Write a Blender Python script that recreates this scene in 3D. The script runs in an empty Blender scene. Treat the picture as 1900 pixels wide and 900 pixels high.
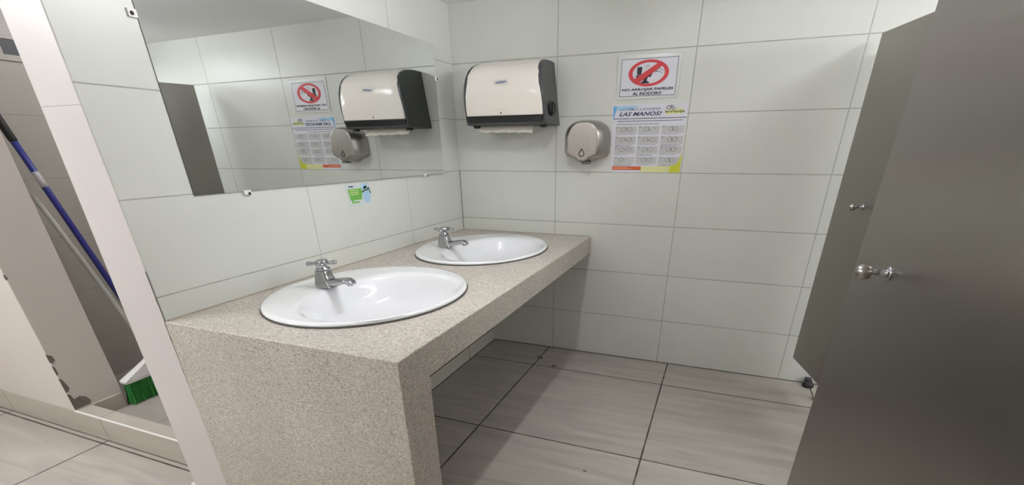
import bpy, bmesh, math, random
from mathutils import Vector, Matrix, Euler
random.seed(4)
PI = math.pi
scn = bpy.context.scene
C = scn.collection

# ------------------------------------------------------------------ camera, world, light, exposure
cam_d = bpy.data.cameras.new('camera'); cam = bpy.data.objects.new('camera', cam_d); C.objects.link(cam)
cam_d.sensor_fit = 'HORIZONTAL'; cam_d.sensor_width = 36.0
cam_d.lens = 848.426 / 1900 * 36.0
cam_d.shift_x = (950 - 987.675) / 1900
cam_d.shift_y = (706.055 - 450) / 1900
cam_d.clip_start = 0.05
YAW, PITCH, ROLL = 0.368303, -0.470535, -0.006212
_f = Vector((-math.sin(YAW) * math.cos(PITCH), math.cos(YAW) * math.cos(PITCH), math.sin(PITCH)))
_r = Vector((math.cos(YAW), math.sin(YAW), 0)); _u = _r.cross(_f)
_r2 = _r * math.cos(ROLL) + _u * math.sin(ROLL); _u2 = -_r * math.sin(ROLL) + _u * math.cos(ROLL)
_m = Matrix((_r2, _u2, -_f)).transposed().to_4x4(); _m.translation = Vector((1.741346, -3.117271, 1.379161))
cam.matrix_world = _m
scn.camera = cam

wd = bpy.data.worlds.new('world'); scn.world = wd; wd.use_nodes = True
wd.node_tree.nodes['Background'].inputs[0].default_value = (0.9, 0.95, 1.0, 1)
wd.node_tree.nodes['Background'].inputs[1].default_value = 0.25

scn.view_settings.view_transform = 'Standard'; scn.view_settings.look = 'None'
scn.view_settings.gamma = 1.0; scn.view_settings.use_curve_mapping = False
scn.view_settings.exposure = 0.06
LAMPS = [  # ceiling lamps with a bare tube: x, y, length, along, emission
    (1.10, -1.44, 0.46, 'y', 155.0),
    (-1.25, -3.45, 1.20, 'y', 255.0),
    (0.2, -3.9, 1.20, 'x', 40.0),
    (2.86, -1.15, 1.20, 'y', 66.0),
    (-1.0, -0.9, 1.20, 'y', 40.0),  # unseen lamp, added to brighten the closet
]
FILL_WINDOW_LIGHT = 15.0      # added fill light: unseen window strip high on the right wall, above the stalls

# ------------------------------------------------------------------ helpers
def lin(c):
    return tuple(((v / 255) / 12.92 if v / 255 <= 0.04045 else ((v / 255 + 0.055) / 1.055) ** 2.4) for v in c) + (1,)

def mat(name, rgb, rough=0.5, metal=0.0, coat=0.0, noise=0.0, nscale=20.0, bump=0.0, bscale=60.0, spec=None):
    m = bpy.data.materials.new(name); m.use_nodes = True
    nt = m.node_tree; b = nt.nodes['Principled BSDF']
    b.inputs['Base Color'].default_value = lin(rgb)
    b.inputs['Roughness'].default_value = rough; b.inputs['Metallic'].default_value = metal
    b.inputs['Coat Weight'].default_value = coat
    if spec is not None: b.inputs['Specular IOR Level'].default_value = spec
    tc = nt.nodes.new('ShaderNodeTexCoord')
    if noise:
        n = nt.nodes.new('ShaderNodeTexNoise'); n.inputs['Scale'].default_value = nscale; n.inputs['Detail'].default_value = 4
        nt.links.new(tc.outputs['Object'], n.inputs['Vector'])
        r = nt.nodes.new('ShaderNodeMapRange'); r.inputs[3].default_value = 1 - noise; r.inputs[4].default_value = 1 + noise
        nt.links.new(n.outputs['Fac'], r.inputs[0])
        mx = nt.nodes.new('ShaderNodeVectorMath'); mx.operation = 'SCALE'
        mx.inputs[0].default_value = lin(rgb)[:3]; nt.links.new(r.outputs[0], mx.inputs['Scale'])
        nt.links.new(mx.outputs[0], b.inputs['Base Color'])
    if bump:
        n = nt.nodes.new('ShaderNodeTexNoise'); n.inputs['Scale'].default_value = bscale; n.inputs['Detail'].default_value = 3
        nt.links.new(tc.outputs['Object'], n.inputs['Vector'])
        bp = nt.nodes.new('ShaderNodeBump'); bp.inputs['Strength'].default_value = bump; bp.inputs['Distance'].default_value = 0.002
        nt.links.new(n.outputs['Fac'], bp.inputs['Height']); nt.links.new(bp.outputs[0], b.inputs['Normal'])
    return m

def M2(nt, op, a, b=None, c=None):
    n = nt.nodes.new('ShaderNodeMath'); n.operation = op
    for i, v in enumerate((a, b, c)):
        if v is None: continue
        if isinstance(v, (int, float)): n.inputs[i].default_value = v
        else: nt.links.new(v, n.inputs[i])
    return n.outputs[0]

def grid_mat(name, tile, grout, axes, width, rough=0.3, streak=None, var=0.03, coat=0.0, soft=0.6, gmix=0.8, spec=0.4):
    """tiles ruled by grout joints; axes = [(axis, offset, period, strength), ...] in metres of the place"""
    m = bpy.data.materials.new(name); m.use_nodes = True
    nt = m.node_tree; b = nt.nodes['Principled BSDF']; L = nt.links
    tc = nt.nodes.new('ShaderNodeTexCoord'); sp = nt.nodes.new('ShaderNodeSeparateXYZ'); L.new(tc.outputs['Object'], sp.inputs[0])
    g = None; ids = []
    wob = nt.nodes.new('ShaderNodeTexNoise'); wob.inputs['Scale'].default_value = 9; L.new(tc.outputs['Object'], wob.inputs['Vector'])
    for ax, off, per, stg in axes:
        t = M2(nt, 'DIVIDE', M2(nt, 'SUBTRACT', sp.outputs[ax], off), per)
        ids.append(M2(nt, 'FLOOR', t))
        fr = M2(nt, 'FRACT', M2(nt, 'ADD', t, 0.5))
        d = M2(nt, 'MULTIPLY', M2(nt, 'ABSOLUTE', M2(nt, 'SUBTRACT', fr, 0.5)), per)
        mr = nt.nodes.new('ShaderNodeMapRange'); mr.interpolation_type = 'SMOOTHSTEP'
        mr.inputs[1].default_value = width * 0.5 * (1 - soft); mr.inputs[2].default_value = width * 0.5 * (1 + soft)
        mr.inputs[3].default_value = stg; mr.inputs[4].default_value = 0
        L.new(d, mr.inputs[0])
        g = mr.outputs[0] if g is None else M2(nt, 'MAXIMUM', g, mr.outputs[0])
    # tile tone: slight difference from tile to tile + cloudy noise
    cb = nt.nodes.new('ShaderNodeCombineXYZ')
    for i, s in enumerate(ids): L.new(s, cb.inputs[i])
    wn = nt.nodes.new('ShaderNodeTexWhiteNoise'); wn.noise_dimensions = '3D'; L.new(cb.outputs[0], wn.inputs['Vector'])
    n = nt.nodes.new('ShaderNodeTexNoise'); n.inputs['Detail'].default_value = 6; n.inputs['Roughness'].default_value = 0.6
    if streak:
        mp = nt.nodes.new('ShaderNodeMapping'); mp.inputs['Scale'].default_value = streak
        off = nt.nodes.new('ShaderNodeVectorMath'); off.operation = 'SCALE'; L.new(wn.outputs['Color'], off.inputs[0]); off.inputs['Scale'].default_value = 7
        ad = nt.nodes.new('ShaderNodeVectorMath'); ad.operation = 'ADD'
        L.new(tc.outputs['Object'], ad.inputs[0]); L.new(off.outputs[0], ad.inputs[1])
        L.new(ad.outputs[0], mp.inputs['Vector']); L.new(mp.outputs[0], n.inputs['Vector']); n.inputs['Scale'].default_value = 1
        n.inputs['Distortion'].default_value = 0.6
    else:
        L.new(tc.outputs['Object'], n.inputs['Vector']); n.inputs['Scale'].default_value = 2.5
    nr = nt.nodes.new('ShaderNodeMapRange'); nr.inputs[1].default_value = 0.3; nr.inputs[2].default_value = 0.7
    nr.inputs[3].default_value = 1 - var * 1.6; nr.inputs[4].default_value = 1 + var * 1.6
    L.new(n.outputs['Fac'], nr.inputs[0])
    wr = nt.nodes.new('ShaderNodeMapRange'); wr.inputs[3].default_value = 1 - var * 0.35; wr.inputs[4].default_value = 1 + var * 0.35
    L.new(wn.outputs['Value'], wr.inputs[0])
    k = M2(nt, 'MULTIPLY', nr.outputs[0], wr.outputs[0])
    sc = nt.nodes.new('ShaderNodeVectorMath'); sc.operation = 'SCALE'; sc.inputs[0].default_value = lin(tile)[:3]; L.new(k, sc.inputs['Scale'])
    mx = nt.nodes.new('ShaderNodeMix'); mx.data_type = 'RGBA'
    L.new(M2(nt, 'MULTIPLY', M2(nt, 'MULTIPLY', g, M2(nt, 'ADD', wob.outputs['Fac'], 0.5)), gmix), mx.inputs[0]); L.new(sc.outputs[0], mx.inputs[6])
    mx.inputs[7].default_value = lin(grout)
    L.new(mx.outputs[2], b.inputs['Base Color'])
    L.new(M2(nt, 'ADD', M2(nt, 'MULTIPLY', g, 0.5), rough), b.inputs['Roughness'])
    b.inputs['Coat Weight'].default_value = coat; b.inputs['Specular IOR Level'].default_value = spec
    bp = nt.nodes.new('ShaderNodeBump'); bp.invert = True; bp.inputs['Strength'].default_value = 0.4; bp.inputs['Distance'].default_value = 0.002
    L.new(g, bp.inputs['Height']); L.new(bp.outputs[0], b.inputs['Normal'])
    return m

def link(name, bm, m, parent=None, smooth=False, bevel=0.0, seg=2, sub=0):
    me = bpy.data.meshes.new(name); bmesh.ops.recalc_face_normals(bm, faces=bm.faces)
    bm.to_mesh(me); bm.free()
    for mm in (m if isinstance(m, (list, tuple)) else [m]): me.materials.append(mm)
    o = bpy.data.objects.new(name, me); C.objects.link(o)
    if parent: o.parent = parent
    if smooth:
        for p in me.polygons: p.use_smooth = True
    if bevel:
        md = o.modifiers.new('bevel', 'BEVEL'); md.width = bevel; md.segments = seg; md.limit_method = 'ANGLE'; md.angle_limit = math.radians(35)
        for p in me.polygons: p.use_smooth = True
        wn = o.modifiers.new('wn', 'WEIGHTED_NORMAL'); wn.keep_sharp = True
    if sub:
        md = o.modifiers.new('sub', 'SUBSURF'); md.levels = sub; md.render_levels = sub
    return o

def struct(name, bm, m, **k):
    o = link(name, bm, m, **k); o['kind'] = 'structure'; return o

def thing(name, label, cat, loc=(0, 0, 0), rotz=0, group=None):
    o = bpy.data.objects.new(name, None); C.objects.link(o); o.empty_display_size = 0.05
    o.location = loc; o.rotation_euler = (0, 0, rotz); o['label'] = label; o['category'] = cat
    if group: o['group'] = group
    return o

def box(bm, x0, x1, y0, y1, z0, z1, mi=0):
    v = [bm.verts.new(p) for p in ((x0, y0, z0), (x1, y0, z0), (x1, y1, z0), (x0, y1, z0), (x0, y0, z1), (x1, y0, z1), (x1, y1, z1), (x0, y1, z1))]
    fs = [(0, 3, 2, 1), (4, 5, 6, 7), (0, 1, 5, 4), (1, 2, 6, 5), (2, 3, 7, 6), (3, 0, 4, 7)]
    out = []
    for f in fs:
        fc = bm.faces.new([v[i] for i in f]); fc.material_index = mi; out.append(fc)
    return out   # bottom, top, -y, +x, +y, -x

def loft(bm, rings, cap0=True, cap1=True, closed=True):
    R = [[bm.verts.new(p) for p in r] for r in rings]; n = len(R[0])
    for a, b in zip(R, R[1:]):
        for i in range(n if closed else n - 1):
            bm.faces.new((a[i], a[(i + 1) % n], b[(i + 1) % n], b[i]))
    if cap0: bm.faces.new(R[0][::-1])
    if cap1: bm.faces.new(R[-1])
    return R

def tube(bm, pts, rad, n=14, caps=True):
    pts = [Vector(p) for p in pts]
    rad = rad if isinstance(rad, (list, tuple)) else [rad] * len(pts)
    rings = []; prev = None
    for i, p in enumerate(pts):
        d = (pts[min(i + 1, len(pts) - 1)] - pts[max(i - 1, 0)]).normalized()
        if prev is None: a = d.orthogonal().normalized()
        else: a = (prev - d * prev.dot(d)).normalized()
        prev = a; b = d.cross(a)
        rings.append([p + (a * math.cos(t) + b * math.sin(t)) * rad[i] for t in [2 * PI * k / n for k in range(n)]])
    loft(bm, rings, caps, caps)

def lathe(bm, prof, c=(0, 0, 0), axis='z', n=28, sx=1, sy=1):
    c = Vector(c); rings = []
    for r, h in prof:
        ring = []
        for k in range(n):
            t = 2 * PI * k / n; a, b = max(r, 1e-4) * math.cos(t) * sx, max(r, 1e-4) * math.sin(t) * sy
            p = {'z': (a, b, h), 'x': (h, a, b), 'y': (a, h, b)}[axis]
            ring.append(c + Vector(p))
        rings.append(ring)
    loft(bm, rings)

def poly(bm, pts, n_off=None, thick=0.0):
    """flat polygon from 3-D points; with thick it is extruded by n_off*thick"""
    v = [bm.verts.new(p) for p in pts]; f = bm.faces.new(v)
    if thick:
        o = Vector(n_off) * thick
        w = [bm.verts.new(Vector(p) + o) for p in pts]; bm.faces.new(w[::-1])
        for i in range(len(v)): bm.faces.new((v[i], v[(i + 1) % len(v)], w[(i + 1) % len(v)], w[i]))
    return f

def bm_from_mesh_data(me):
    bm = bmesh.new(); bm.from_mesh(me); return bm

def text_into(bm, s, u0, u1, v0, v1, place, bold=0.0, shear=0.0, serif=False):
    """lettering fitted to a box; place(u, v) gives the 3-D point"""
    cu = bpy.data.curves.new('t', 'FONT'); cu.body = s; cu.size = 1; cu.offset = bold; cu.shear = shear
    cu.resolution_u = 2
    ob = bpy.data.objects.new('t', cu); C.objects.link(ob)
    dg = bpy.context.evaluated_depsgraph_get(); dg.update()
    me = bpy.data.meshes.new_from_object(ob.evaluated_get(dg))
    bpy.data.objects.remove(ob)
    xs = [v.co.x for v in me.vertices]; ys = [v.co.y for v in me.vertices]
    a, b, c, d = min(xs), max(xs), min(ys), max(ys)
    vs = [bm.verts.new(place(u0 + (v.co.x - a) / (b - a) * (u1 - u0), v0 + (v.co.y - c) / (d - c) * (v1 - v0))) for v in me.vertices]
    for p in me.polygons:
        try: bm.faces.new([vs[i] for i in p.vertices])
        except ValueError: pass
    bpy.data.meshes.remove(me)

# ------------------------------------------------------------------ materials
TILE_C, GROUT_C = (214, 215, 207), (140, 137, 129)
M = {}
M['tile_back'] = grid_mat('wall tile back', TILE_C, GROUT_C, [('X', 0.711, 0.7876, 0.8), ('Z', 0.0, 0.31, 0.85)], 0.0050, rough=0.32, var=0.018)
M['tile_left'] = grid_mat('wall tile left', TILE_C, GROUT_C, [('Y', -0.640, 0.7627, 0.75), ('Z', 0.0, 0.31, 0.8)], 0.0042, rough=0.32, var=0.018)
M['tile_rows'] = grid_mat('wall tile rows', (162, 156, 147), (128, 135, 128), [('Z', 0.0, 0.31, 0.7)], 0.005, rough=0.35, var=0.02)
M['tile_plinth'] = grid_mat('plinth tile', (205, 200, 190), (100, 95, 88), [('Y', -0.43, 0.7627, 0.9)], 0.006, rough=0.35, var=0.02)
M['tile_end'] = grid_mat('end tile', (208, 202, 198), (176, 174, 168), [('Z', 1.495, 6.0, 0.8)], 0.004, rough=0.4, var=0.015)
M['plaster'] = mat('cream painted plaster', (209, 201, 193), 0.6, noise=0.03, nscale=3)
M['ceiling'] = mat('white ceiling paint', (250, 250, 250), 0.8)
M['floor'] = grid_mat('stone look floor tile', (173, 166, 157), (62, 56, 50), [('X', 0.683, 0.893, 0.95), ('Y', -0.350, 0.8555, 0.95)], 0.0085, rough=0.30, streak=(1.6, 13, 1), var=0.11, soft=0.35, gmix=1.0)
M['curb'] = grid_mat('curb tile', (180, 172, 160), (110, 105, 98), [('X', -1.085, 0.893, 0.9)], 0.006, rough=0.3, streak=(1.6, 11, 11), var=0.07)
M['closet_floor'] = grid_mat('closet floor tile', (160, 153, 144), (90, 95, 88), [('X', -0.92, 0.60, 0.9)], 0.006, rough=0.35, streak=(1.6, 11, 1), var=0.07)
M['trim_white'] = mat('white edging', (238, 236, 232), 0.35)
M['plaster_dark'] = mat('bare mortar', (112, 106, 96), 0.9, noise=0.25, nscale=60, bump=0.6)
M['joint'] = mat('dirty joint', (96, 90, 80), 0.9, noise=0.3, nscale=40)
M['porcelain'] = mat('white porcelain', (241, 241, 243), 0.09, coat=0.6, spec=0.5)
M['chrome'] = mat('chrome', (176, 177, 180), 0.12, metal=1.0)
M['dark_seal'] = mat('dark sealant', (70, 68, 62), 0.7)
M['black'] = mat('black rubber', (22, 22, 22), 0.55)
M['cover'] = mat('ivory glossy plastic', (234, 227, 217), 0.16, coat=0.3)
M['housing'] = mat('charcoal plastic', (64, 65, 66), 0.38)
M['housing_dark'] = mat('black plastic', (30, 30, 31), 0.4)
M['paper'] = mat('paper towel', (226, 220, 208), 0.9, bump=0.3, bscale=150)
M['print_white'] = mat('printed paper white', (226, 225, 232), 0.5)
M['print_black'] = mat('printing black', (38, 36, 40), 0.6)
M['print_red'] = mat('printing red', (206, 52, 58), 0.5)
M['print_navy'] = mat('printing navy', (66, 68, 104), 0.6)
M['print_blue'] = mat('printing sky blue', (92, 168, 216), 0.5)
M['print_lblue'] = mat('printing pale blue', (168, 204, 228), 0.5)
M['print_grey'] = mat('printing grey', (196, 195, 193), 0.6)
M['print_dgrey'] = mat('printing dark grey', (120, 118, 122), 0.6)
M['print_orange'] = mat('printing orange', (206, 94, 52), 0.6)
M['print_yellow'] = mat('printing lime yellow', (205, 205, 52), 0.6)
M['print_lyellow'] = mat('printing pale yellow', (222, 222, 160), 0.6)
M['print_green'] = mat('printing green', (104, 172, 72), 0.5)
M['print_dgreen'] = mat('printing dark green', (70, 96, 70), 0.5)
M['blue_pole'] = mat('blue painted pole', (42, 46, 128), 0.35)
M['grey_pole'] = mat('grey pole', (170, 170, 162), 0.4, noise=0.1)
M['bristle'] = mat('green bristles', (38, 120, 48), 0.7, noise=0.35, nscale=120)
M['navy'] = mat('navy mop fabric', (36, 40, 86), 0.8, noise=0.2, nscale=80)
M['white_plastic'] = mat('white plastic', (228, 226, 223), 0.4)

def stone():
    m = bpy.data.materials.new('washed stone aggregate'); m.use_nodes = True
    nt = m.node_tree; b = nt.nodes['Principled BSDF']; L = nt.links
    tc = nt.nodes.new('ShaderNodeTexCoord')
    mpp = nt.nodes.new('ShaderNodeMapping'); mpp.inputs['Scale'].default_value = (0.62, 0.62, 1.0); L.new(tc.outputs['Object'], mpp.inputs[0])
    v = nt.nodes.new('ShaderNodeTexVoronoi'); v.inputs['Scale'].default_value = 300; L.new(mpp.outputs[0], v.inputs['Vector'])
    cr = nt.nodes.new('ShaderNodeValToRGB'); e = cr.color_ramp; e.interpolation = 'LINEAR'
    sv = nt.nodes.new('ShaderNodeSeparateColor'); L.new(v.outputs['Color'], sv.inputs[0])
    e.elements[0].position = 0.0; e.elements[0].color = lin((150, 141, 131))
    e.elements[1].position = 1.0; e.elements[1].color = lin((216, 209, 199))
    for p, c in ((0.10, (170, 161, 150)), (0.22, (184, 176, 165)), (0.75, (196, 188, 177))):
        q = e.elements.new(p); q.color = lin(c)
    L.new(sv.outputs[0], cr.inputs[0])
    n = nt.nodes.new('ShaderNodeTexNoise'); n.inputs['Scale'].default_value = 4; n.inputs['Detail'].default_value = 5; L.new(tc.outputs['Object'], n.inputs['Vector'])
    nr = nt.nodes.new('ShaderNodeMapRange'); nr.inputs[1].default_value = .3; nr.inputs[2].default_value = .7; nr.inputs[3].default_value = 0.93; nr.inputs[4].default_value = 1.05; L.new(n.outputs['Fac'], nr.inputs[0])
    sc = nt.nodes.new('ShaderNodeVectorMath'); sc.operation = 'SCALE'; L.new(cr.outputs[0], sc.inputs[0]); L.new(nr.outputs[0], sc.inputs['Scale'])
    # small dark pits, denser in patches
    v2 = nt.nodes.new('ShaderNodeTexVoronoi'); v2.inputs['Scale'].default_value = 120; L.new(mpp.outputs[0], v2.inputs['Vector'])
    s2 = nt.nodes.new('ShaderNodeSeparateColor'); L.new(v2.outputs['Color'], s2.inputs[0])
    pr = nt.nodes.new('ShaderNodeMapRange'); pr.inputs[1].default_value = 0.12; pr.inputs[2].default_value = 0.22; pr.inputs[3].default_value = 1; pr.inputs[4].default_value = 0
    L.new(v2.outputs['Distance'], pr.inputs[0])
    sel = M2(nt, 'LESS_THAN', s2.outputs[1], M2(nt, 'MULTIPLY', M2(nt, 'SUBTRACT', n.outputs['Fac'], 0.22), 0.75))
    pit = M2(nt, 'MULTIPLY', pr.outputs[0], sel)
    mx = nt.nodes.new('ShaderNodeMix'); mx.data_type = 'RGBA'; L.new(M2(nt, 'MULTIPLY', pit, 0.75), mx.inputs[0]); L.new(sc.outputs[0], mx.inputs[6]); mx.inputs[7].default_value = lin((96, 84, 72))
    L.new(mx.outputs[2], b.inputs['Base Color']); b.inputs['Roughness'].default_value = 0.42
    bp = nt.nodes.new('ShaderNodeBump'); bp.invert = True; bp.inputs['Strength'].default_value = 0.25; bp.inputs['Distance'].default_value = 0.001
    L.new(pit, bp.inputs['Height']); L.new(bp.outputs[0], b.inputs['Normal'])
    return m
M['stone'] = stone()

def brushed(name, rgb, rough, metal, sx, sy, sz, amp=0.10):
    m = bpy.data.materials.new(name); m.use_nodes = True
    nt = m.node_tree; b = nt.nodes['Principled BSDF']; L = nt.links
    tc = nt.nodes.new('ShaderNodeTexCoord'); mp = nt.nodes.new('ShaderNodeMapping'); mp.inputs['Scale'].default_value = (sx, sy, sz)
    n = nt.nodes.new('ShaderNodeTexNoise'); n.inputs['Scale'].default_value = 1; n.inputs['Detail'].default_value = 4
    L.new(tc.outputs['Object'], mp.inputs[0]); L.new(mp.outputs[0], n.inputs['Vector'])
    r = nt.nodes.new('ShaderNodeMapRange'); r.inputs[3].default_value = 1 - amp; r.inputs[4].default_value = 1 + amp; L.new(n.outputs['Fac'], r.inputs[0])
    sc = nt.nodes.new('ShaderNodeVectorMath'); sc.operation = 'SCALE'; sc.inputs[0].default_value = lin(rgb)[:3]; L.new(r.outputs[0], sc.inputs['Scale'])
    L.new(sc.outputs[0], b.inputs['Base Color'])
    r2 = nt.nodes.new('ShaderNodeMapRange'); r2.inputs[3].default_value = rough - 0.05; r2.inputs[4].default_value = rough + 0.07; L.new(n.outputs['Fac'], r2.inputs[0])
    L.new(r2.outputs[0], b.inputs['Roughness']); b.inputs['Metallic'].default_value = metal
    b.inputs['Anisotropic'].default_value = 0.4
    return m
M['steel'] = brushed('brushed steel', (172, 168, 162), 0.30, 1.0, 160, 160, 4)
M['panel'] = brushed('satin stall sheet metal', (150, 145, 139), 0.29, 0.95, 2, 2, 90, 0.04)
M['panel_edge'] = mat('stall sheet edge', (90, 87, 82), 0.5, metal=0.6)

def glass_mirror():
    m = bpy.data.materials.new('silvered mirror'); m.use_nodes = True
    b = m.node_tree.nodes['Principled BSDF']
    b.inputs['Base Color'].default_value = (0.86, 0.88, 0.87, 1); b.inputs['Metallic'].default_value = 1; b.inputs['Roughness'].default_value = 0.012
    return m
M['mirror'] = glass_mirror()
M['mirror_edge'] = mat('mirror ground edge', (84, 88, 84), 0.3)

# ------------------------------------------------------------------ the room
H = 2.1645
bm = bmesh.new(); box(bm, -4, 5.2, -5.2, 0.0, -0.12, 0.0); struct('floor', bm, M['floor'])
bm = bmesh.new(); box(bm, -4, 5.2, -5.2, 0.0, H, H + 0.12); struct('ceiling', bm, M['ceiling'])
bm = bmesh.new(); box(bm, -5.32, 5.32, 0.0, 0.12, -0.12, H + 0.12); struct('wall_back', bm, M['tile_back'])
bm = bmesh.new(); box(bm, 5.2, 5.32, -5.2, 0.0, -0.12, H + 0.12); struct('wall_right', bm, M['plaster'])
bm = bmesh.new(); box(bm, -5.32, 5.32, -5.32, -5.2, -0.12, H + 0.12); struct('wall_front', bm, M['plaster'])
bm = bmesh.new(); box(bm, -5.32, -4.0, -5.2, 0.0, -0.12, H + 0.12); struct('wall_far_left', bm, M['plaster'])
def emit(name, e, col=(0.965, 0.985, 1.02, 1)):
    m = bpy.data.materials.new(name); m.use_nodes = True; nt = m.node_tree; nt.nodes.clear()
    o = nt.nodes.new('ShaderNodeOutputMaterial'); em = nt.nodes.new('ShaderNodeEmission')
    em.inputs[0].default_value = col; em.inputs[1].default_value = e; nt.links.new(em.outputs[0], o.inputs[0]); return m
bm = bmesh.new()
for a_ in ((-3.54, -0.26, 1.71, 1.75), (-3.54, -0.26, 2.10, 2.14), (-3.54, -3.50, 1.75, 2.10), (-0.30, -0.26, 1.75, 2.10), (-2.45, -2.42, 1.75, 2.10), (-1.38, -1.35, 1.75, 2.10)):
    box(bm, 5.165, 5.1995, a_[0], a_[1], a_[2], a_[3])
struct('fill_window_1', bm, M['trim_white'])  # window added to brighten the ceiling and upper walls
bm = bmesh.new(); box(bm, 5.185, 5.1990, -3.50, -0.30, 1.751, 2.099); o = struct('fill_window_pane', bm, emit('fill light pane', FILL_WINDOW_LIGHT, (0.93, 0.98, 1.0, 1))); o.parent = bpy.data.objects['fill_window_1']
# tiled wall that carries the mirror; its near end leans a hair (x of the hidden side, bottom / top)
YE = -2.160
bm = bmesh.new()
f = box(bm, -0.24, 0.0, YE, 0.0, 0.0, H, 0); f[2].material_index = 1; f[5].material_index = 1
for v in bm.verts:
    if v.co.x < -0.1 and v.co.z > 1: v.co.x = -0.178
struct('wall_left', bm, [M['tile_left'], M['tile_end']], bevel=0.004)
# wall left of the closet opening and the recessed closet wall
bm = bmesh.new(); box(bm, -4, -1.29, -2.0285, -1.802, 0.0, H); struct('wall_closet_front', bm, M['plaster'], bevel=0.004)
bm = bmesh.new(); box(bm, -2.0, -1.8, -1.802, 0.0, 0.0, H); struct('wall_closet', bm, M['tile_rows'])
# low tiled plinth along the wall under the counter
bm = bmesh.new(); box(bm, 0.0005, 0.2145, -2.01, -0.0005, 0.0, 0.097); struct('baseboard_left', bm, M['tile_plinth'], bevel=0.002)
bm = bmesh.new(); box(bm, 0.001, 0.2120, -2.009, -0.001, 0.0972, 0.1000); struct('trim_plinth_shade', bm, mat('painted gap shade', (52, 47, 40), 0.9, noise=0.3, nscale=30))  # dark strip paints the shade of the gap under the counter
bm = bmesh.new(); box(bm, -3.99, -0.262, -2.0375, -2.0338, 0.0004, 0.0030); struct('trim_curb_joint', bm, M['joint'])
# closet floor, curb with white edging, skirting on the jamb
bm = bmesh.new(); box(bm, -1.7995, -0.245, -1.955, -0.001, 0.0005, 0.060); struct('floor_closet', bm, M['closet_floor'])
bm = bmesh.new(); box(bm, -4, -0.236, -2.0335, -1.958, 0.0005, 0.142)
for v in bm.verts:
    pass
# the curb runs flush in front of the wall: notch it round the wall
bm.free(); bm = bmesh.new(); box(bm, -3.99, -1.2895, -2.0335, -2.0290, 0.0005, 0.142); box(bm, -1.2895, -0.236, -2.0335, -1.956, 0.0005, 0.142)
bmesh.ops.remove_doubles(bm, verts=bm.verts, dist=1e-5)
struct('trim_curb', bm, M['curb'])
bm = bmesh.new(); box(bm, -1.289, -0.237, -2.0375, -2.0275, 0.1425, 0.1475); struct('trim_curb_edge', bm, M['trim_white'], bevel=0.002)
bm = bmesh.new(); box(bm, -1.2895, -1.276, -1.955, -1.815, 0.0605, 0.147); struct('baseboard_closet', bm, M['curb'], bevel=0.002)
# dark joints: foot of the back wall, foot of the plinth, the corner above the counter
jm = mat('dark floor joint', (66, 58, 48), 0.9, noise=0.3, nscale=25)
bm = bmesh.new(); box(bm, 0.220, 5.19, -0.0045, -0.0005, 0.0004, 0.0035); struct('trim_back_joint', bm, jm)
bm = bmesh.new(); box(bm, 0.2148, 0.2190, -2.01, -0.006, 0.0004, 0.0035); struct('trim_plinth_joint', bm, jm)
bm = bmesh.new(); box(bm, 0.0005, 0.0045, -0.0045, -0.0005, 0.852, 1.24); struct('trim_corner_joint', bm, mat('corner joint', (150, 141, 129), 0.9, noise=0.3, nscale=18))
# chipped tile corner of the jamb: bare mortar showing
bm = bmesh.new()
def chip(pts):
    poly(bm, [(-1.2885, y, z) for y, z in pts], (1, 0, 0), 0.0012)
chip([(-2.030, 0.149), (-2.030, 0.245), (-2.018, 0.235), (-2.012, 0.205), (-1.985, 0.212), (-1.962, 0.196), (-1.950, 0.170), (-1.957, 0.152)])
chip([(-2.030, 0.250), (-2.031, 0.335), (-2.020, 0.325), (-2.014, 0.300), (-2.008, 0.270), (-2.018, 0.255)])
chip([(-2.030, 0.350), (-2.031, 0.408), (-2.022, 0.395), (-2.021, 0.362)])
chip([(-2.031, 0.425), (-2.031, 0.470), (-2.010, 0.455), (-2.007, 0.430), (-2.020, 0.418)])
chip([(-2.031, 0.845), (-2.031, 0.872), (-2.024, 0.868), (-2.020, 0.850)])
struct('trim_chipped_corner', bm, M['plaster_dark'])
# joint between the wall end and the stone side panel, ragged
bm = bmesh.new()
N = 60; L_, R_ = [], []
for i in range(N + 1):
    z = 0.0 + 1.02 * i / N; w = 0.0035 + 0.0045 * max(0, random.random() - 0.55) + (0.002 if z < 0.84 else -0.0018)
    L_.append((-0.002 - w, YE - 0.0011, z)); R_.append((0.001, YE - 0.0011, z))
poly(bm, L_ + R_[::-1], (0, 1, 0), 0.001)
struct('trim_joint', bm, M['joint'])
# small skirting stub at the foot of the wall end
bm = bmesh.new(); box(bm, -0.262, -0.236, -2.163, -2.06, 0.0005, 0.055); struct('baseboard_wall_end', bm, M['trim_white'], bevel=0.003)
# floor drain stains: two dark spots and a speck that stay put
bm = bmesh.new()
for cx, cy, r in ((0.6835, -0.215, 0.016), (0.826, -0.322, 0.014), (1.342, -1.393, 0.007), (0.655, -0.20, 0.006), (0.70, -0.235, 0.006)):
    poly(bm, [(cx + r * (0.7 + 0.6 * random.random()) * math.cos(t) * 1.3, cy + r * (0.7 + 0.6 * random.random()) * math.sin(t), 0.0008) for t in [2 * PI * k / 11 for k in range(11)]])
struct('trim_floor_marks', bm, M['joint'])

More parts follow.
